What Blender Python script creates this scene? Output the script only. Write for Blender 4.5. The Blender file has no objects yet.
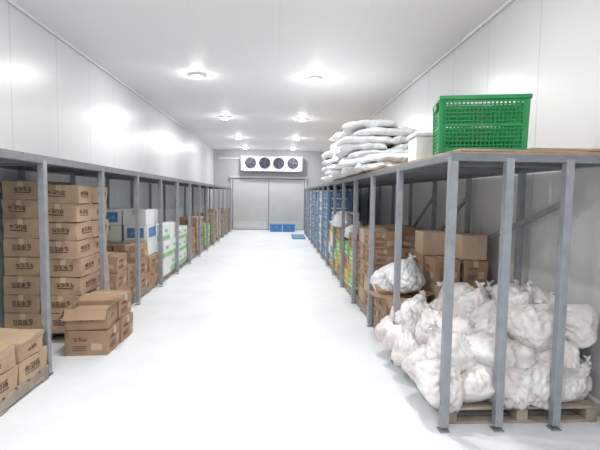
import bpy, math, random
from mathutils import Vector, Matrix, Euler, noise
random.seed(7)
scene=bpy.context.scene
COL=scene.collection
try:
    scene.view_settings.view_transform='Standard'
    scene.view_settings.look='None'
except Exception: pass

# ---------------- materials ----------------
MATS={}
def nodes_of(name):
    m=bpy.data.materials.new(name); m.use_nodes=True
    nt=m.node_tree; b=nt.nodes['Principled BSDF']
    return m,nt,b
def mat(name,c,rough=.6,metal=0,var=.08,scale=8,bump=0,bscale=30,c2=None,emit=0,coat=0,thr=None,bdist=.01):
    if name in MATS: return MATS[name]
    m,nt,b=nodes_of(name)
    L=nt.links; N=nt.nodes
    tc=N.new('ShaderNodeTexCoord')
    nz=N.new('ShaderNodeTexNoise'); nz.inputs['Scale'].default_value=scale; nz.inputs['Detail'].default_value=5
    L.new(tc.outputs['Object'],nz.inputs['Vector'])
    cr=N.new('ShaderNodeValToRGB')
    a=c2 if c2 else tuple(max(0,x*(1-var*2)) for x in c)
    lo,hi=thr if thr else (.3,.7)
    cr.color_ramp.elements[0].position=lo; cr.color_ramp.elements[1].position=hi
    cr.color_ramp.elements[0].color=(*a,1); cr.color_ramp.elements[1].color=(*c,1)
    L.new(nz.outputs['Fac'],cr.inputs['Fac']); L.new(cr.outputs['Color'],b.inputs['Base Color'])
    b.inputs['Roughness'].default_value=rough; b.inputs['Metallic'].default_value=metal
    if coat: b.inputs['Coat Weight'].default_value=coat
    if emit:
        b.inputs['Emission Color'].default_value=(*c,1); b.inputs['Emission Strength'].default_value=emit
    if bump:
        n2=N.new('ShaderNodeTexNoise'); n2.inputs['Scale'].default_value=bscale; n2.inputs['Detail'].default_value=4
        L.new(tc.outputs['Object'],n2.inputs['Vector'])
        bp=N.new('ShaderNodeBump'); bp.inputs['Strength'].default_value=bump; bp.inputs['Distance'].default_value=bdist
        L.new(n2.outputs['Fac'],bp.inputs['Height']); L.new(bp.outputs['Normal'],b.inputs['Normal'])
    MATS[name]=m; return m
def panel_mat(name,c,axis,spacing,rough,seamdark=.75,offset=0.0,spec=.4,sw=.014):
    """painted insulated panel with seam lines at real spacing (object coords = metres)"""
    m,nt,b=nodes_of(name); N=nt.nodes; L=nt.links
    tc=N.new('ShaderNodeTexCoord'); sp=N.new('ShaderNodeSeparateXYZ'); L.new(tc.outputs['Object'],sp.inputs[0])
    ad=N.new('ShaderNodeMath'); ad.operation='ADD'; ad.inputs[1].default_value=offset+100*spacing
    L.new(sp.outputs[axis],ad.inputs[0])
    mo=N.new('ShaderNodeMath'); mo.operation='MODULO'; mo.inputs[1].default_value=spacing; L.new(ad.outputs[0],mo.inputs[0])
    lt=N.new('ShaderNodeMath'); lt.operation='LESS_THAN'; lt.inputs[1].default_value=sw; L.new(mo.outputs[0],lt.inputs[0])
    f=lt.outputs[0]
    nz=N.new('ShaderNodeTexNoise'); nz.inputs['Scale'].default_value=.7; nz.inputs['Detail'].default_value=3; L.new(tc.outputs['Object'],nz.inputs['Vector'])
    cr=N.new('ShaderNodeValToRGB'); cr.color_ramp.elements[0].position=.3; cr.color_ramp.elements[1].position=.7
    cr.color_ramp.elements[0].color=(*[x*.97 for x in c],1); cr.color_ramp.elements[1].color=(*c,1)
    L.new(nz.outputs['Fac'],cr.inputs['Fac'])
    mix=N.new('ShaderNodeMix'); mix.data_type='RGBA'
    L.new(f,mix.inputs[0]); L.new(cr.outputs['Color'],mix.inputs[6]); mix.inputs[7].default_value=(*[x*seamdark for x in c],1)
    L.new(mix.outputs[2],b.inputs['Base Color']); b.inputs['Roughness'].default_value=rough
    b.inputs['Specular IOR Level'].default_value=spec
    n2=N.new('ShaderNodeTexNoise'); n2.inputs['Scale'].default_value=2.2; n2.inputs['Detail'].default_value=2; L.new(tc.outputs['Object'],n2.inputs['Vector'])
    bp=N.new('ShaderNodeBump'); bp.inputs['Strength'].default_value=.12; bp.inputs['Distance'].default_value=.02
    L.new(n2.outputs['Fac'],bp.inputs['Height']); L.new(bp.outputs['Normal'],b.inputs['Normal'])
    return m
STEEL=mat('galvanised_steel',(.33,.35,.375),.45,.3,.1,12)
STEELD=mat('rack_rail_steel',(.22,.24,.265),.5,.3,.1,12)
PLY=mat('plywood',(.46,.34,.24),.75,0,.15,6)
PLYG=mat('grey_deck_board',(.24,.24,.24),.8,0,.12,6)
WOOD=mat('pallet_wood',(.40,.33,.27),.8,0,.2,9,.2,40)
CARD=mat('cardboard_tan',(.47,.33,.225),.8,0,.10,5,.08,40)
CARD2=mat('cardboard_brown',(.40,.265,.17),.8,0,.10,5,.08,40)
CARD3=mat('cardboard_pale',(.54,.41,.295),.8,0,.07,5,.05,60)
TAPE=mat('packing_tape',(.56,.44,.31),.35,0,.04,5)
INKL=mat('faded_brown_print_ink',(.12,.07,.05),.7)
INKD=mat('dark_print_ink',(.10,.05,.04),.7)
INKR=mat('red_print_ink',(.30,.07,.05),.7)
INKG=mat('green_print_ink',(.30,.54,.24),.6)
INKB=mat('blue_print_ink',(.10,.26,.50),.6)
WHITEC=mat('white_carton',(.76,.78,.78),.6,0,.04,5)
GREENC=mat('green_carton',(.24,.50,.12),.6,0,.06,5)
BLUEC=mat('blue_carton',(.08,.24,.52),.6,0,.06,5)
YELC=mat('yellow_carton',(.66,.56,.14),.6,0,.06,5)
OLIVE=mat('olive_carton_top',(.38,.38,.17),.7,0,.12,9,c2=(.43,.32,.205),thr=(.54,.62))
MEAT=mat('meat_in_clear_plastic_bag',(.76,.75,.75),.42,0,0,7,.4,18,c2=(.67,.59,.57),thr=(.34,.60),bdist=.02)
PLAS=mat('white_plastic_film',(.78,.79,.81),.4,0,.05,8,.5,22,bdist=.02)
SACK=mat('white_woven_sack',(.86,.87,.88),.5,0,.02,10,.2,30,bdist=.015)
GREENP=mat('green_crate_plastic',(.008,.26,.07),.38,0,.08,5)
GREEND=mat('green_crate_web',(.005,.17,.05),.5,0,.08,5)
FOAM=mat('white_foam',(.78,.79,.79),.7,0,.03,30,.2,90)
BLUEP=mat('blue_plastic',(.06,.22,.52),.45,0,.06,5)
TEALP=mat('teal_plastic',(.16,.36,.50),.45,0,.06,5)
EVAPW=mat('evaporator_white',(.72,.73,.74),.4,0,.03,4)
DARK=mat('dark_interior',(.03,.035,.05),.7)
FANM=mat('fan_blade_dark',(.06,.07,.10),.6)
GUARD=mat('fan_guard_wire',(.12,.13,.16),.6)
DOORM=mat('door_panel_grey',(.48,.49,.49),.6,0,.04,2)
FRAMEM=mat('door_frame_grey',(.54,.55,.55),.6,0,.03,4)
COVE=mat('white_cove_trim',(.74,.75,.76),.45,0,.02,4)
RUB=mat('rubber_seal',(.26,.26,.27),.7)
LAMPB=mat('lamp_base_white',(.85,.85,.85),.5,0,.02,4)
LAMPE=mat('lamp_diffuser_glow',(1,.995,.985),.5,0,0,4,emit=520)

# ---------------- mesh builder ----------------
class MB:
    def __init__(s): s.v=[];s.f=[];s.m=[];s.mats=[]
    def mi(s,m):
        if m not in s.mats: s.mats.append(m)
        return s.mats.index(m)
    def add(s,vs,fs,m):
        o=len(s.v); s.v+= [tuple(v) for v in vs]; k=s.mi(m)
        for f in fs: s.f.append(tuple(i+o for i in f)); s.m.append(k)
    def box(s,c,d,m,R=None):
        c=Vector(c); vs=[]
        for z in(-.5,.5):
            for x,y in((-.5,-.5),(.5,-.5),(.5,.5),(-.5,.5)):
                p=Vector((x*d[0],y*d[1],z*d[2]))
                if R is not None: p=R@p
                vs.append(c+p)
        s.add(vs,[(3,2,1,0),(4,5,6,7),(0,1,5,4),(1,2,6,5),(2,3,7,6),(3,0,4,7)],m)
    def bar(s,a,b,w,t,m):
        a=Vector(a);b=Vector(b);d=b-a
        s.box((a+b)/2,(w,t,d.length),m,d.to_track_quat('Z','Y').to_matrix())
    def cyl(s,c,r,h,m,n=24,axis='z',r2=None):
        r2=r if r2 is None else r2; vs=[]
        for k,(rr,z) in enumerate(((r,-h/2),(r2,h/2))):
            for i in range(n):
                a=2*math.pi*i/n; p=(rr*math.cos(a),rr*math.sin(a),z)
                if axis=='y': p=(p[0],-p[2],p[1])
                if axis=='x': p=(p[2],p[0],p[1])
                vs.append(Vector(c)+Vector(p))
        fs=[(i,(i+1)%n,n+(i+1)%n,n+i) for i in range(n)]+[tuple(range(n-1,-1,-1)),tuple(range(n,2*n))]
        s.add(vs,fs,m)
    def torus(s,c,R,r,m,n=28,k=8,axis='y'):
        vs=[];fs=[]
        for i in range(n):
            a=2*math.pi*i/n
            for j in range(k):
                b=2*math.pi*j/k; q=R+r*math.cos(b)
                p=(q*math.cos(a),r*math.sin(b),q*math.sin(a)) if axis=='y' else (q*math.cos(a),q*math.sin(a),r*math.sin(b))
                vs.append(Vector(c)+Vector(p))
        for i in range(n):
            for j in range(k):
                fs.append((i*k+j,i*k+(j+1)%k,((i+1)%n)*k+(j+1)%k,((i+1)%n)*k+j))
        s.add(vs,fs,m)
    def warp(s,amp,sc,seed):
        o=Vector((seed*.37,seed*.11,seed*.23)); out=[]
        for v in s.v:
            p=Vector(v); q=noise.noise_vector(p*sc+o)*amp
            if p.z<.012: q.z=0
            out.append(tuple(p+q))
        s.v=out
    def obj(s,name,bevel=0,smooth=False):
        me=bpy.data.meshes.new(name); me.from_pydata(s.v,[],s.f)
        for m in s.mats: me.materials.append(m)
        me.polygons.foreach_set('material_index',s.m)
        if smooth: me.polygons.foreach_set('use_smooth',[True]*len(me.polygons))
        me.update()
        o=bpy.data.objects.new(name,me); COL.objects.link(o)
        if bevel:
            b=o.modifiers.new('bevel','BEVEL'); b.width=bevel; b.segments=2; b.limit_method='ANGLE'
        return o
def empty(name,loc=(0,0,0)):
    o=bpy.data.objects.new(name,None); o.location=loc; o.empty_display_size=.1; COL.objects.link(o); return o
def tag(o,label,cat,group=None):
    o['label']=label; o['category']=cat
    if group: o['group']=group
    return o
def struct(o): o['kind']='structure'; return o
CACHE={}
def inst(key,builder,loc,rot=(0,0,0),sc=(1,1,1),label='',cat='',group=None):
    if key not in CACHE:
        root=builder(); CACHE[key]=root
    else:
        src=CACHE[key]; root=src.copy()
        COL.objects.link(root)
        for ch in src.children:
            c=ch.copy(); c.parent=root; COL.objects.link(c)
    root.location=loc; root.rotation_euler=rot; root.scale=sc
    tag(root,label,cat,group)
    return root

# ---------------- room ----------------
XL,XR,YB,YF,H=-2.95,2.44,20.2,-4.0,3.69
WALLM=panel_mat('wall_sandwich_panel',(.655,.665,.675),'Y',1.0,.30,.80,0,.32,.018)
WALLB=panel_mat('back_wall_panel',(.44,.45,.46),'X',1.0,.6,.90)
CEILM=panel_mat('ceiling_sandwich_panel',(.90,.905,.91),'X',1.0,.6,.95,0,.25)
def wallbox(name,c,d,m):
    b=MB(); b.box(c,d,m); return struct(b.obj(name))
wallbox('wall_left',(XL-.06,(YB+YF)/2,H/2),(.12,YB-YF+.24,H),WALLM)
wallbox('wall_right',(XR+.06,(YB+YF)/2,H/2),(.12,YB-YF+.24,H),WALLM)
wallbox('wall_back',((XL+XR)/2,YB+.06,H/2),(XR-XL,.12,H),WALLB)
wallbox('wall_front',((XL+XR)/2,YF-.06,H/2),(XR-XL,.12,H),WALLM)
wallbox('ceiling',((XL+XR)/2,(YB+YF)/2,H+.06),(XR-XL+.24,YB-YF+.24,.12),CEILM)
m,nt,b=nodes_of('white_epoxy_floor'); N=nt.nodes;L=nt.links
tc=N.new('ShaderNodeTexCoord'); n1=N.new('ShaderNodeTexNoise'); n1.inputs['Scale'].default_value=1.3; n1.inputs['Detail'].default_value=8; n1.inputs['Roughness'].default_value=.65
L.new(tc.outputs['Object'],n1.inputs['Vector'])
cr=N.new('ShaderNodeValToRGB'); cr.color_ramp.elements[0].position=.3; cr.color_ramp.elements[1].position=.6
cr.color_ramp.elements[0].color=(.68,.70,.73,1); cr.color_ramp.elements[1].color=(.755,.775,.80,1)
L.new(n1.outputs['Fac'],cr.inputs['Fac']); L.new(cr.outputs['Color'],b.inputs['Base Color']); b.inputs['Roughness'].default_value=.5
n2=N.new('ShaderNodeTexNoise'); n2.inputs['Scale'].default_value=25; L.new(tc.outputs['Object'],n2.inputs['Vector'])
bp=N.new('ShaderNodeBump'); bp.inputs['Strength'].default_value=.08; bp.inputs['Distance'].default_value=.01
L.new(n2.outputs['Fac'],bp.inputs['Height']); L.new(bp.outputs['Normal'],b.inputs['Normal'])
wallbox('floor',((XL+XR)/2,(YB+YF)/2,-.05),(XR-XL+.24,YB-YF+.24,.1),m)
for i,(x,z) in enumerate(((XL+.02,H-.02),(XR-.02,H-.02))):
    b=MB(); b.box((x,(YB+YF)/2,z),(.04,YB-YF,.04),COVE); struct(b.obj('trim_%d'%(i+1),.01))
for nm,x in(('baseboard_left',XL+.02),('baseboard_right',XR-.02)):
    b=MB(); b.box((x,(YB+YF)/2,.05),(.04,YB-YF,.1),COVE); struct(b.obj(nm,.01))
for i,(x0,x1) in enumerate(((-2.05,-.42),(-.38,1.25))):
    b=MB(); xc=(x0+x1)/2; w=x1-x0
    b.box((xc,YB-.06,1.19),(w,.08,2.34),DOORM)
    b.box((xc,YB-.105,.22),(w-.1,.012,.36),FRAMEM)
    for xx in(x0+.03,x1-.03): b.box((xx,YB-.105,1.19),(.05,.015,2.34),FRAMEM)
    hx=x1-.14 if i==0 else x0+.14
    b.box((hx,YB-.12,1.1),(.03,.03,.22),FRAMEM)
    struct(b.obj('door_%d'%(i+1),.006))
b=MB(); b.box((-.4,YB-.06,1.19),(.035,.06,2.34),RUB); struct(b.obj('trim_3'))
b=MB(); b.box((-.4,YB-.08,2.44),(3.6,.14,.10),FRAMEM); struct(b.obj('trim_4',.01))
for k,x in enumerate((-2.12,1.32)):
    b=MB(); b.box((x,YB-.05,1.19),(.08,.1,2.38),FRAMEM); struct(b.obj('trim_%d'%(5+k),.01))

# ---------------- ceiling lamps ----------------
def lamp():
    r=empty('ceiling_lamp')
    b=MB(); b.cyl((0,0,-.02),.106,.040,LAMPB,32); o=b.obj('lamp_base',.004); o.parent=r
    b=MB(); vs=[];fs=[];n=28;K=6
    for j in range(K):
        a=j/K*math.pi/2
        for i in range(n):
            t=2*math.pi*i/n; vs.append((.094*math.cos(a)*math.cos(t),.094*math.cos(a)*math.sin(t),-.039-.025*math.sin(a)))
    vs.append((0,0,-.064))
    for j in range(K-1):
        for i in range(n): fs.append((j*n+i,(j+1)*n+i,(j+1)*n+(i+1)%n,j*n+(i+1)%n))
    for i in range(n): fs.append(((K-1)*n+i,K*n,(K-1)*n+(i+1)%n))
    b.add(vs,fs,LAMPE); o=b.obj('lamp_shade',0,True); o.parent=r
    return r
for y in(-2.9,.2,3.7,7.75,11.8,15.8,19.0):
    for x in(-1.42,.66):
        inst('lamp',lamp,(x,y,H),label='round white dome ceiling lamp glowing on the panel ceiling',cat='ceiling lamp',group='ceiling lamps')

# ---------------- evaporator ----------------
ev=empty('evaporator_unit',(-.27,YB-.02,2.70)); tag(ev,'white four-fan cold room evaporator mounted above the double door','cooling unit')
b=MB()
W,Dp,Hh=2.7,.45,.62
b.box((0,-Dp/2,Hh/2+.05),(W,Dp-.02,Hh),EVAPW)
for s in(-1,1): b.box((s*(W/2+.02),-Dp/2,Hh/2+.05),(.05,Dp,Hh+.04),EVAPW)
b.box((0,-Dp/2,.03),(W-.1,Dp+.05,.05),EVAPW)
o=b.obj('housing',.012); o.parent=ev
def fan():
    r=empty('fan')
    q=MB(); q.cyl((0,-.008,0),.262,.016,DARK,32,'y'); o=q.obj('fan_opening'); o.parent=r
    q=MB(); q.torus((0,-.02,0),.268,.012,EVAPW); o=q.obj('fan_ring',0,True); o.parent=r
    q=MB()
    for R in(.07,.14,.21): q.torus((0,-.060,0),R,.003,GUARD,28,5)
    for a in range(4):
        t=a*math.pi/4; d=Vector((math.cos(t),0,math.sin(t)))*.26
        q.bar(Vector((0,-.060,0))-d,Vector((0,-.060,0))+d,.005,.005,GUARD)
    o=q.obj('fan_guard'); o.parent=r
    q=MB(); q.cyl((0,-.035,0),.05,.03,FANM,20,'y')
    for a in range(5):
        t=a*2*math.pi/5; p=[]
        for rr,w,dy in((.04,.25,0),(.14,.38,.010),(.24,.36,.012)):
            for s in(-1,1):
                aa=t+s*w/ (1+rr*2); p.append((rr*math.cos(aa),-.035+s*dy,rr*math.sin(aa)))
        q.add(p,[(0,1,3,2),(2,3,5,4)],FANM)
    o=q.obj('fan_blades'); o.parent=r
    return r
f0=None
for i in range(4):
    if f0 is None: f0=f=fan()
    else:
        f=f0.copy(); COL.objects.link(f)
        for ch in f0.children:
            c=ch.copy(); c.parent=f; COL.objects.link(c)
    f.parent=ev; f.location=(-.96+i*.64,-Dp+.005,.37)
b=MB(); b.bar((-1.75,YB-.04,3.3),(-2.7,YB-.04,3.3),.05,.05,LAMPB); b.bar((-1.75,YB-.04,3.3),(-1.62,YB-.2,3.1),.05,.05,LAMPB)
tag(b.obj('refrigerant_pipe',.008),'white insulated pipe running along wall beside the evaporator','pipe')

# ---------------- racks ----------------
TOP=1.9
def rack(name,xf,xb,ys,label,deck,endposts=()):
    r=empty(name,((xf+xb)/2,ys[0],0)); tag(r,label,'storage rack'); off=Vector((-(xf+xb)/2,-ys[0],0))
    def P(bm,nm,bev=.004):
        o=bm.obj(nm,bev); o.parent=r; o.location=off; return o
    w=.055
    def post(x,y):
        b=MB(); b.box((x,y,TOP/2),(w,w,TOP-.06),STEEL); b.box((x,y,.004),(w+.02,w+.02,.008),STEEL); P(b,'post')
    for y in ys:
        post(xf,y); post(xb,y)
        b=MB(); b.box(((xf+xb)/2,y,TOP-.03),(abs(xf-xb)-.05,.04,.05),STEELD); P(b,'cross_rail')
    for x in endposts: post(x,ys[0])
    for x in(xf,xb):
        b=MB(); b.box((x,(ys[0]+ys[-1])/2,TOP-.03),(.05,ys[-1]-ys[0]+.06,.05),STEELD); P(b,'top_rail')
    for a,c in zip(ys[:-1],ys[1:]):
        b=MB(); g=(c-a)/4
        for k in range(4):
            b.box(((xf+xb)/2,a+g*(k+.5),TOP+.004),(abs(xf-xb)+.04,g-.012,.016),deck)
        P(b,'top_board',.002)
        b=MB(); b.box(((xf+xb)/2,(a+c)/2,TOP-.025),(abs(xf-xb)-.05,.03,.035),STEELD); P(b,'support_bar')
    return r,P
XFL,XFR=-2.0,1.16
LY=[2.56+1.232*k for k in range(14)]
rl,PL=rack('storage_rack',XFL,-2.88,LY,'long row of grey steel frame racking against the wall',PLYG)
RY=[2.81]+[4.04+1.15*k for k in range(0,13)]
rr,PR=rack('storage_rack',XFR,2.35,RY,'long row of grey steel frame racking holding bags and cartons',PLY,(1.54,1.95))
for a,c in(((2.33,5.1,1.0),(2.33,3.3,1.6)),((2.33,6.25,1.0),(2.33,5.2,1.6)),((2.33,7.4,1.0),(2.33,6.35,1.6))):
    b=MB(); b.bar(a,c,.03,.05,STEEL); PR(b,'diagonal_brace')

# ---------------- pallets ----------------
def pallet_b(w,d,h=.12):
    def f():
        b=MB(); n=max(4,int(d/.14)); g=d/n
        for i in range(n): b.box((0,-d/2+g*(i+.5),h-.01),(w,g-.03,.02),WOOD)
        for x in(-w/2+.045,0,w/2-.045):
            b.box((x,0,h/2),(.08,d-.02,h-.04),WOOD)
        for y in(-d/2+.06,0,d/2-.06): b.box((0,y,.01),(w,.09,.018),WOOD)
        return b.obj('wooden_pallet',.003)
    return f
def pallet(x,y,w,d,label='weathered wooden pallet on the floor under stacked goods'):
    return inst(('pal',w,d),pallet_b(w,d),(x,y,.001),label=label,cat='pallet',group='wooden pallets under racks')
PH=.122

# ---------------- cartons ----------------
def decal(b,side,w,d,h,u,v,su,sv,m,t=.0025):
    if side in'FB':
        y=-d/2 if side=='F' else d/2; b.box((u if side=='F' else -u,y,v),(su,t,sv),m)
    else:
        x=w/2 if side=='R' else -w/2; b.box((x,u if side=='R' else -u,v),(t,su,sv),m)
def glyphs(b,side,w,d,h,u0,v0,n,size,m,seed):
    r=random.Random(seed)
    for k in range(n):
        cu=u0+(k-(n-1)/2)*size*1.15
        st=[(0,.4,.9,.14),(0,-.05,.8,.13),(0,0,.14,1.0),(-.38,-.1,.13,.7),(.38,-.1,.13,.7),(0,-.42,.9,.13),(-.2,.2,.12,.4),(.2,-.25,.12,.4)]
        for (a,c,e,g) in r.sample(st,5):
            decal(b,side,w,d,h,cu+a*size,v0+c*size,e*size,g*size,m)
def carton_b(w,d,h,body,style,seed=1):
    def f():
        b=MB()
        if style in('logo','mark','olivetop','plain'):
            gx=[-.5,-.17,.17,.5]; W_,D_=w-.006,d-.006
            vs=[];idx={}
            for a,zz in enumerate([0,.35,.7,1]):
                for q,xx in enumerate(gx):
                    for r_,yy in enumerate(gx):
                        idx[(q,r_,a)]=len(vs); vs.append((xx*W_,yy*D_,zz*(h-.004)+.001))
            fs=[]
            for i in range(3):
                for j in range(3):
                    fs.append((idx[i,j,3],idx[i+1,j,3],idx[i+1,j+1,3],idx[i,j+1,3]))
                    fs.append((idx[i,j,0],idx[i,j+1,0],idx[i+1,j+1,0],idx[i+1,j,0]))
                    fs.append((idx[i,0,j],idx[i+1,0,j],idx[i+1,0,j+1],idx[i,0,j+1]))
                    fs.append((idx[i,3,j],idx[i,3,j+1],idx[i+1,3,j+1],idx[i+1,3,j]))
                    fs.append((idx[0,i,j],idx[0,i,j+1],idx[0,i+1,j+1],idx[0,i+1,j]))
                    fs.append((idx[3,i,j],idx[3,i+1,j],idx[3,i+1,j+1],idx[3,i,j+1]))
            used=sorted({i for f_ in fs for i in f_}); mp={o:n for n,o in enumerate(used)}
            b.add([vs[i] for i in used],[tuple(mp[i] for i in f_) for f_ in fs],body)
        else:
            b.box((0,0,h/2),(w-.006,d-.006,h-.004),body)
        if style in('logo','plain','mark'):
            b.box((0,0,h-.001),(w-.01 if w>d else .055,.055 if w>d else d-.01,.003),TAPE)
            for s in('LR' if w>d else 'FB'): decal(b,s,w,d,h,0,h*.82,.055,h*.3,TAPE)
            b.box((0,0,h-.0005),(.004 if w<=d else w-.02,.004 if w>d else d-.02,.003),INKD)
        if style=='olivetop':
            b.box((-w*.24,0,h-.001),(w*.46,d-.02,.010),OLIVE); b.box((w*.24,0,h-.001),(w*.46,d-.02,.010),OLIVE)
        for s in'FBLR':
            L_=w if s in'FB' else d
            if style=='logo':
                z_=min(h*.30,L_*.12); v=seed%3
                u_=(-.06,.05,0)[v]*L_
                glyphs(b,s,w,d,h,u_,h*.56,4,z_,INKL,seed)
                decal(b,s,w,d,h,u_,h*.56-z_*.80,z_*4.2,.009,INKL)
            elif style=='olivetop':
                decal(b,s,w,d,h,0,h*.86,L_*.95,h*.08,OLIVE)
                glyphs(b,s,w,d,h,-L_*.1,h*.42,3,h*.22,INKL,seed)
            elif style=='mark':
                glyphs(b,s,w,d,h,-L_*.15,h*.62,3,min(h*.18,L_*.1),INKR,seed)
                decal(b,s,w,d,h,L_*.25,h*.35,L_*.25,h*.28,CARD3)
                for k in range(3): decal(b,s,w,d,h,-L_*.15,h*(.2+.08*k),L_*.35,.006,INKD)
            elif style=='green':
                decal(b,s,w,d,h,0,h*.2,L_*.985,h*.26,INKG)
                glyphs(b,s,w,d,h,0,h*.62,3,min(h*.22,L_*.12),INKG,seed)
            elif style=='blue':
                decal(b,s,w,d,h,0,h*.5,L_*.7,h*.65,INKB)
                glyphs(b,s,w,d,h,0,h*.5,3,min(h*.22,L_*.13),WHITEC,seed+1)
            elif style=='white_on':
                glyphs(b,s,w,d,h,0,h*.6,3,min(h*.28,L_*.16),WHITEC,seed)
                decal(b,s,w,d,h,0,h*.22,L_*.7,h*.14,WHITEC)
        if style=='olivetop': b.warp(.034,5,seed)
        elif style in('logo','mark'): b.warp(.018,5,seed)
        return b.obj('cardboard_carton',.004)
    return f
KINDS={
 'tan':(CARD,'logo','tan cardboard carton with dark printed lettering, stacked in a rack','tan printed cartons stacked in rack'),
 'brown':(CARD2,'mark','brown taped cardboard carton with red printing on a pallet','brown cartons on pallets'),
 'pale':(CARD3,'plain','pale plain cardboard carton sealed with tape','pale plain cartons'),
 'wgreen':(WHITEC,'green','white carton with green printed band','white and green cartons'),
 'wblue':(WHITEC,'blue','white carton with blue printed panel','white and blue cartons'),
 'blue':(BLUEC,'white_on','blue carton with white lettering','blue cartons in rack'),
 'green':(GREENC,'white_on','green carton with white lettering','green cartons in rack'),
 'yellow':(YELC,'mark','yellow printed carton in rack','yellow cartons in rack'),
 'white':(WHITEC,'plain','white sealed carton in rack','white cartons in rack'),
 'olive':(CARD,'olivetop','low worn brown carton with faint yellow-green printed top','low olive-topped cartons'),
}
def hash_s(s): return sum(ord(c)*(i+3) for i,c in enumerate(s))
def carton(kind,x,y,z,w,d,h,rz=0,label=None):
    body,st,lab,grp=KINDS[kind]
    var=random.randint(0,2) if kind in('tan','brown','olive') else 0
    return inst(('c',kind,w,d,h,var),carton_b(w,d,h,body,st,hash_s(kind)+var*17),(x,y,z),(0,0,rz),label=label or lab,cat='carton',group=grp)
def stack(kind,x0,x1,y0,y1,z0,nx,ny,nz,h,jit=.006,drop=0,label=None,rot=.01):
    w=(x1-x0)/nx; d=(y1-y0)/ny; w2=round(w-.018,3); d2=round(d-.018,3)
    for i in range(nx):
        for j in range(ny):
            n=nz-(1 if random.random()<drop else 0)
            for k in range(n):
                carton(kind if isinstance(kind,str) else kind[(k+i+j)%len(kind)],x0+w*(i+.5)+random.uniform(-jit,jit),y0+d*(j+.5)+random.uniform(-jit,jit),z0+k*h,w2,d2,round(h-.001,4),random.uniform(-rot,rot),label)
def open_carton(x,y,z,w,d,h,rz,body,label,angs=(-35,20,50,-10),content=None):
    r=empty('open_carton',(x,y,z)); r.rotation_euler=(0,0,rz); tag(r,label,'carton')
    b=MB(); t=.006
    b.box((0,0,t/2),(w,d,t),body)
    for s in(-1,1):
        b.box((s*(w/2-t/2),0,h/2),(t,d,h),body); b.box((0,s*(d/2-t/2),h/2),(w-2*t,t,h),body)
    for s in'FBLR':
        glyphs(b,s,w,d,h,0,h*.5,3,min(h*.22,(w if s in'FB' else d)*.11),INKL,5)
    o=b.obj('carton_body',.002); o.parent=r
    b=MB(); b.box((0,0,h*.42),(w-.03,d-.03,h*.78),content or CARD2); o=b.obj('contents',.02); o.parent=r
    for i,(s,ax) in enumerate(((-1,'x'),(1,'x'),(-1,'y'),(1,'y'))):
        a=math.radians(angs[i]); b=MB()
        if ax=='x':
            Lf=w*.30; dirv=Vector((s*math.cos(a),0,math.sin(a))); c=Vector((s*w/2,0,h))+dirv*Lf/2
            R=Matrix.Rotation(-a*s,3,'Y'); b.box(c,(Lf,d-.01,.005),body,R)
        else:
            Lf=d*.34; dirv=Vector((0,s*math.cos(a),math.sin(a))); c=Vector((0,s*d/2,h))+dirv*Lf/2
            R=Matrix.Rotation(a*s,3,'X'); b.box(c,(w-.01,Lf,.005),body,R)
        o=b.obj('flap'); o.parent=r
    return r

# ---------------- bags ----------------
def ico(sub):
    import bmesh
    bm=bmesh.new(); bmesh.ops.create_icosphere(bm,subdivisions=sub,radius=1)
    vs=[v.co.copy() for v in bm.verts]; fs=[tuple(v.index for v in f.verts) for f in bm.faces]; bm.free(); return vs,fs
IV,IF=ico(5)
def bag_b(seed,m,name,w=.158,h=.158,lump=.13,neck=True):
    def f():
        off=Vector((seed*13.7,seed*3.1,seed*7.7)); vs=[]
        for v in IV:
            n=noise.noise(v*1.3+off)*lump*1.6+noise.noise(v*2.8+off)*lump*.7
            r2=noise.noise(Vector((v.x*6,v.y*6,v.z*1.6))+off); r3=noise.noise(v*5+off*2)
            n+=(abs(r2)-.2)*-.26*(.5+.7*max(0,v.z+.4))+(abs(r3)-.2)*-.10
            p=v*(1+n)
            z=p.z
            if z<-.7: z=-.7-(-.7-z)*.25
            k=1.0+.16*(-v.z)
            pk=max(0,(v.z-.55)/.45)
            q=1-.5*pk
            vs.append((p.x*w*k*q,p.y*w*k*q,(z+pk*pk*.25)*h))
        b=MB(); b.add(vs,IF,m); o=b.obj(name,0,True)
        if neck:
            b=MB(); K=26; cs=[]
            for j,(rr,z) in enumerate(((.035,-.015),(.02,.006),(.012,.016),(.022,.030),(.032,.042))):
                for i in range(K):
                    a=2*math.pi*i/K; q=rr*w/.17*(1+(.30 if j!=2 else .1)*math.sin(a*5+seed+j)*(.4+.15*j)); 
                    cs.append((q*math.cos(a)+.008*j,q*math.sin(a),h*1.12+z+(.010*math.sin(a*3+seed) if j==4 else 0)))
            fs=[(j*K+i,j*K+(i+1)%K,(j+1)*K+(i+1)%K,(j+1)*K+i) for j in range(4) for i in range(K)]
            b.add(cs,fs,PLAS); n=b.obj('tied_neck',0,True); n.parent=o
        return o
    return f
def bag(seed,m,name,loc,rot,sc,label,cat,group,**k):
    return inst(('bag',name,seed),bag_b(seed,m,name,**k),loc,rot,sc,label,cat,group)
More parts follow.
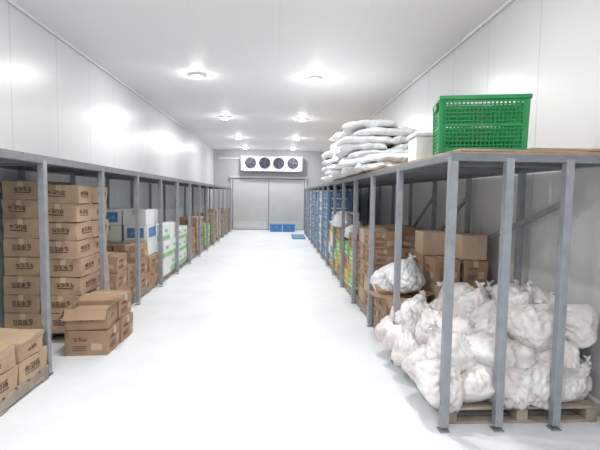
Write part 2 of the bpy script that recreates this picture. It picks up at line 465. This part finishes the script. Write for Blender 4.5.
def sack_b(seed,w=.76,d=.58,h=.10):
    def f():
        off=Vector((seed*9.1,2,seed*5.3)); nu,nv=44,36; top=[];bot=[]
        for j in range(nv+1):
            for i in range(nu+1):
                u=-1+2*i/nu; v=-1+2*j/nv
                t=max(0,(1-abs(u)**5))**.5*max(0,(1-abs(v)**5))**.5
                n=noise.noise(Vector((u*2,v*2,0))+off)*.35+(abs(noise.noise(Vector((u*5,v*5,1))+off))-.2)*-.4
                x=u*w/2*(1-.05*v*v)+noise.noise(Vector((v*4,u,3))+off)*.04; y=v*d/2*(1-.05*u*u)+noise.noise(Vector((u*4,v,6))+off)*.04
                droop=-.03*(abs(u)**4)+noise.noise(Vector((u*2.5,v*2.5,9))+off)*.02
                top.append((x,y,h/2+h/2*t*(1+n)+droop)); bot.append((x,y,h/2-h/2*t*.96+droop))
        fs=[];n1=(nu+1)*(nv+1)
        for j in range(nv):
            for i in range(nu):
                a=j*(nu+1)+i; fs.append((a,a+1,a+nu+2,a+nu+1)); fs.append((n1+a,n1+a+nu+1,n1+a+nu+2,n1+a+1))
        b=MB(); b.add(top+bot,fs,SACK); return b.obj('plastic_sack',0,True)
    return f
def sack(seed,loc,rot,sc,label='white filled plastic sack lying flat in a pile',group='white sacks on top of the rack'):
    return inst(('sack',seed),sack_b(seed),loc,rot,sc,label,'sack',group)

# =============== LEFT SIDE GOODS ===============
pallet(-2.33,3.11,.76,1.25,'wooden pallet under low printed cartons')
for j,y in enumerate((2.68,3.10,3.52)):
    for i,x in enumerate((-2.14,-2.53)):
        carton('tan',x,y,PH,.37,.40,.165,random.uniform(-.02,.02))
for j,y in enumerate((2.68,3.10,3.52)):
    for i,x in enumerate((-2.14,-2.53)):
        carton('olive',x+random.uniform(-.02,.01),y,PH+.167,.37,.40,.15,random.uniform(-.07,.07))
pallet(-2.46,5.03,.76,.84)
for (x0,x1,n,h) in((-2.87,-2.475,8,.200),(-2.47,-2.07,8,.195)):
    stack('tan',x0,x1,4.62,5.42,PH,1,2,n,h,.018,rot=.06)
# cartons standing out into the aisle
carton('brown',-1.87,4.42,.001,.42,.36,.25,.03,'brown cardboard carton with red printing standing on the floor')
carton('brown',-1.86,4.80,.001,.42,.36,.25,-.02,'brown cardboard carton with red printing standing on the floor')
open_carton(-1.88,4.43,.253,.40,.34,.21,.09,CARD2,'opened brown carton with raised flaps on top of another carton',(-60,40,-55,30))
carton('brown',-1.86,4.81,.253,.38,.34,.24,-.06,'brown cardboard carton with red printing stacked by the opened one')
# further bays
pallet(-2.46,6.0,.78,.9)
stack('brown',-2.86,-2.46,5.58,6.4,PH,1,2,4,.225,.014,.3,rot=.05)
stack('brown',-2.45,-2.05,5.58,6.4,PH,1,2,3,.225,.014,.3,rot=.05)
pallet(-2.46,7.05,.78,1.1)
stack('brown',-2.86,-2.04,6.5,6.95,PH,2,1,3,.235,.014,0,rot=.04)
stack('brown',-2.86,-2.04,6.97,7.6,PH,2,1,2,.235,.014,0,rot=.02)
stack(['white','white','wblue'],-2.86,-2.08,6.97,7.6,PH+.475,2,1,3,.25,.014,0,rot=.03)
pallet(-2.46,8.3,.78,1.1)
stack(['wgreen','white','wgreen'],-2.86,-2.02,7.75,8.8,PH,2,2,3,.31,.012,0)
pallet(-2.46,9.45,.78,1.0)
stack('wgreen',-2.86,-2.04,8.95,9.9,PH,2,2,3,.26,.01)
ks=[('brown',3,.22),('tan',4,.22),('green',3,.2),('brown',4,.22),('pale',4,.24),('brown',3,.24),('tan',4,.22),('brown',4,.22)]
for i,(k,n,h) in enumerate(ks):
    y=10.1+i*1.235
    pallet(-2.46,y+.5,.78,1.0)
    stack(k,-2.55,-2.08,y,y+1.0,PH,1,2,n,h,.015,.4)

# =============== RIGHT SIDE GOODS ===============
pallet(1.76,3.27,1.12,.80,'weathered wooden pallet under the pile of bagged meat')
pallet(1.79,4.03,1.06,.62,'weathered wooden pallet under the pile of bagged meat')
LBL='knotted translucent plastic bag of pinkish frozen meat, piled in the rack'
# settle the pile: soft spheres relaxing under gravity between pallet, wall and neighbours
rs=random.Random(11)
NB=58; DM=.268
P_=[Vector((rs.uniform(1.3,2.19),rs.uniform(3.0,4.15),.28+i*.018)) for i in range(NB)]
def clampb(p):
    z=max(.255,p.z)
    xl=1.20+max(0,z-.27)*.75; yl=2.99+max(0,z-.27)*.22
    p.x=min(2.19,max(xl,p.x)); p.y=min(4.17,max(yl,p.y)); p.z=z
for it in range(420):
    g=.010 if it<300 else .002
    for p in P_: p.z-=g
    for a in range(NB):
        for c in range(a+1,NB):
            d=P_[a]-P_[c]
            if abs(d.x)<DM and abs(d.y)<DM and abs(d.z)<DM:
                dz=Vector((d.x,d.y,d.z*1.12)); l=dz.length
                if l<DM:
                    if l<1e-4: dz=Vector((.01,0,.01)); l=dz.length
                    s=dz/l*(DM-l)*.45
                    P_[a]+=s; P_[c]-=s
    for p in P_: clampb(p)
random.seed(31)
for p in P_:
    s=random.uniform(.98,1.16)
    bag(random.randint(1,12),MEAT,'meat_bag',tuple(p),(random.uniform(-.8,.8),random.uniform(-.8,.8),random.uniform(0,6.28)),(s,s*random.uniform(.98,1.18),s*random.uniform(.95,1.15)),LBL,'bag of meat','bagged meat piled in the rack')
# bay 1
pallet(1.74,4.87,1.1,.8)
carton('brown',1.42,4.64,PH,.46,.36,.22)
carton('brown',1.42,5.04,PH,.46,.36,.26)
open_carton(1.36,4.64,PH+.222,.42,.34,.18,.08,CARD2,'opened brown carton with flaps out beside plastic bags',(10,20,-50,35))
PB=dict(w=.2,h=.2,lump=.14)
bag(11,PLAS,'plastic_bag',(1.37,5.0,PH+.47),(.2,.2,.4),(1.2,1.05,1.05),'crumpled white plastic bag resting on cardboard cartons','plastic bag','white plastic bags on cartons',**PB)
bag(13,PLAS,'plastic_bag',(1.44,4.72,PH+.60),(.3,-.2,1.4),(1.2,1.0,.9),'crumpled white plastic bag resting on cardboard cartons','plastic bag','white plastic bags on cartons',**PB)
stack(['brown','pale','brown'],1.70,2.3,4.52,5.25,PH,2,2,4,.27,.015,.25,rot=.05)
# bay 2
pallet(1.74,5.9,1.1,1.0)
stack(['brown','pale','brown','brown'],1.20,2.28,5.4,6.35,PH,3,2,5,.205,.016,.5,rot=.06)
# bay 3
pallet(1.74,7.1,1.1,.95)
stack(['green','yellow','green','brown'],1.18,1.54,6.6,7.05,PH,1,1,4,.22,.01)
stack(['yellow','brown','green'],1.18,1.54,7.08,7.5,PH,1,1,3,.24,.01)
stack('brown',1.58,2.28,6.6,7.5,PH,1,2,4,.25,.01)
bag(14,PLAS,'plastic_bag',(1.34,7.28,PH+.86),(.2,.2,.4),(.85,.9,.8),'white plastic bag on top of yellow and green cartons','plastic bag','white plastic bags on cartons',**PB)
# bay 4
pallet(1.74,8.25,1.1,.95)
stack(['brown','yellow','green','brown'],1.16,2.2,7.8,8.7,PH,2,2,4,.22,.02,.3)
bag(15,PLAS,'plastic_bag',(1.26,8.0,PH+1.0),(.2,.3,1.0),(.95,.9,.8),'white plastic bag slumped on mixed cartons','plastic bag','white plastic bags on cartons',**PB)
bag(11,PLAS,'plastic_bag',(1.28,8.5,PH+1.0),(.1,.3,2.0),(.95,.9,.8),'white plastic bag slumped on mixed cartons','plastic bag','white plastic bags on cartons',**PB)
seq=[(['yellow','wblue','white'],5),('blue',7),('wblue',7),('blue',7),('blue',7),('wblue',7),('blue',7),('blue',7)]
for i,(k,n) in enumerate(seq):
    y=8.93+i*1.15
    pallet(1.74,y+.5,1.1,.95)
    stack(k,1.18,1.72,y,y+1.04,PH,1,2,n,.23,.012,.15)

# white sacks on the rack top
random.seed(5)
rows=[(5.45,2),(6.0,7),(6.6,7),(7.2,7),(7.8,7),(8.4,7),(9.0,6)]
for j,(y,n) in enumerate(rows):
    for c,x in enumerate((1.36,1.76)):
        nn=n-(1 if c and j%2 else 0)
        for k in range(nn):
            sack(random.randint(0,7),(x+random.uniform(-.16,.05),y+random.uniform(-.06,.06),TOP+.035+k*.098),(random.uniform(-.04,.04),random.uniform(-.05,.05),random.uniform(-.25,.25)),(random.uniform(.88,1.05)*(.6 if c else .95),random.uniform(.95,1.1),random.uniform(.95,1.2)))
# loose plywood boards
for k,(x,y,w,d,rz) in enumerate(((1.80,3.22,1.2,.8,.02),(2.06,3.12,.68,.6,-.05))):
    b=MB(); b.box((0,0,.008),(w,d,.016),PLY); o=b.obj('plywood_board',.002)
    o.location=(x,y,TOP+.013+k*.017); o.rotation_euler=(0,0,rz); tag(o,'loose plywood board lying on top of the rack','board','loose boards on rack top')
fb=empty('foam_box',(1.42,3.86,TOP+.013)); fb.rotation_euler=(0,0,-.08); tag(fb,'white foam box with lid behind the green crate','foam box')
b=MB(); b.box((0,0,.11),(.42,.3,.22),FOAM); o=b.obj('box_body',.012); o.parent=fb
b=MB(); b.box((0,0,.242),(.44,.32,.04),FOAM); o=b.obj('lid',.012); o.parent=fb
# green crate
cr_=empty('plastic_crate',(1.49,3.18,TOP+.031)); cr_.rotation_euler=(0,0,-.22); tag(cr_,'green perforated plastic crate standing on top of the rack','crate')
w,d,h=.59,.36,.395
def lerpw(z): return 1-.03*(1-z/h)
b=MB()
b.box((0,0,.008),(w*.95,d*.95,.016),GREENP)
def wallpt(side,u,z,inn=0):
    s=lerpw(z)
    if side in'FB': return Vector((u*s,(-1 if side=='F' else 1)*(d/2*s-inn),z))
    return Vector(((1 if side=='R' else -1)*(w/2*s-inn),u*s,z))
for s in'FBLR':
    Ls=w if s in'FB' else d; n=int(Ls/.027)
    for i in range(n+1):
        u=-Ls/2+Ls*i/n; b.bar(wallpt(s,u,.01,.006),wallpt(s,u,h-.03,.006),.008 if s in'FB' else .014,.014 if s in'FB' else .008,GREENP)
    zs=[.02+.0285*k for k in range(13)]
    for kz,z in enumerate(zs):
        t=.022 if kz in(0,6,12) else .009
        a=wallpt(s,-Ls/2,z,.006); c=wallpt(s,Ls/2,z,.006)
        if s in'FB': b.box((a+c)/2,((c-a).length,.012,t),GREENP)
        else: b.box((a+c)/2,(.012,(c-a).length,t),GREENP)
    for z0,z1 in((.06,.17),(.22,.33)):
        mid=(wallpt(s,0,(z0+z1)/2,.013))
        if s in'FB': b.box(mid,(Ls*.86,.003,z1-z0-.02),GREEND)
        else: b.box(mid,(.003,Ls*.80,z1-z0-.02),GREEND)
for sx in(-1,1):
    for sy in(-1,1):
        b.bar((sx*(w/2*.97-.012),sy*(d/2*.97-.012),0),(sx*(w/2-.012),sy*(d/2-.012),h-.01),.036,.036,GREENP)
o=b.obj('crate_body',.0015); o.parent=cr_
b=MB()
for sy in(-1,1): b.box((0,sy*(d/2+.001),h-.014),(w+.028,.026,.030),GREENP)
for sx in(-1,1): b.box((sx*(w/2+.001),0,h-.014),(.026,d+.0,.030),GREENP)
o=b.obj('rim',.005); o.parent=cr_
for sx in(-1,1):
    b=MB(); b.box((sx*(w/2+.008),0,h-.055),(.02,.13,.035),GREENP); o=b.obj('handle',.006); o.parent=cr_

# blue bins at back, teal tray
def bbin():
    b=MB(); b.box((0,0,.15),(.52,.5,.28),BLUEP); b.box((0,0,.31),(.56,.54,.04),BLUEP)
    for s in(-1,1):
        b.box((s*.15,-.255,.15),(.02,.012,.26),BLUEP)
    b.box((0,-.26,.22),(.16,.015,.04),TEALP)
    return b.obj('plastic_bin',.012)
for x in(-.05,.53):
    inst('bbin',bbin,(x,19.3,.001),label='low solid blue plastic bin standing before the double door',cat='plastic bin',group='blue bins by the door')
b=MB(); b.box((0,0,.02),(.5,1.5,.03),TEALP)
for i in range(8): b.box((0,-.65+.186*i,.045),(.46,.1,.02),TEALP)
for x in(-.22,.22): b.box((x,0,.035),(.05,1.46,.05),BLUEP)
o=b.obj('plastic_floor_grate',.004); o.location=(.82,16.6,.001); tag(o,'flat teal plastic pallet lying on the floor by the rack','pallet')

# ---------------- camera ----------------
cd=bpy.data.cameras.new('camera'); cam=bpy.data.objects.new('camera',cd); COL.objects.link(cam)
cd.sensor_width=36; cd.lens=36*430/600; cd.clip_start=.05; cd.clip_end=100
yaw=math.atan(23/430); pitch=math.atan(29/430); roll=math.radians(.8)
Mx=Matrix.Rotation(-yaw,4,'Z')@Matrix.Rotation(math.pi/2-pitch,4,'X')@Matrix.Rotation(roll,4,'Z')
cam.matrix_world=Matrix.Translation((0,0,1.6))@Mx
scene.camera=cam
w_=bpy.data.worlds.new('world'); scene.world=w_; w_.use_nodes=True
w_.node_tree.nodes['Background'].inputs[0].default_value=(.9,.93,1,1); w_.node_tree.nodes['Background'].inputs[1].default_value=.3
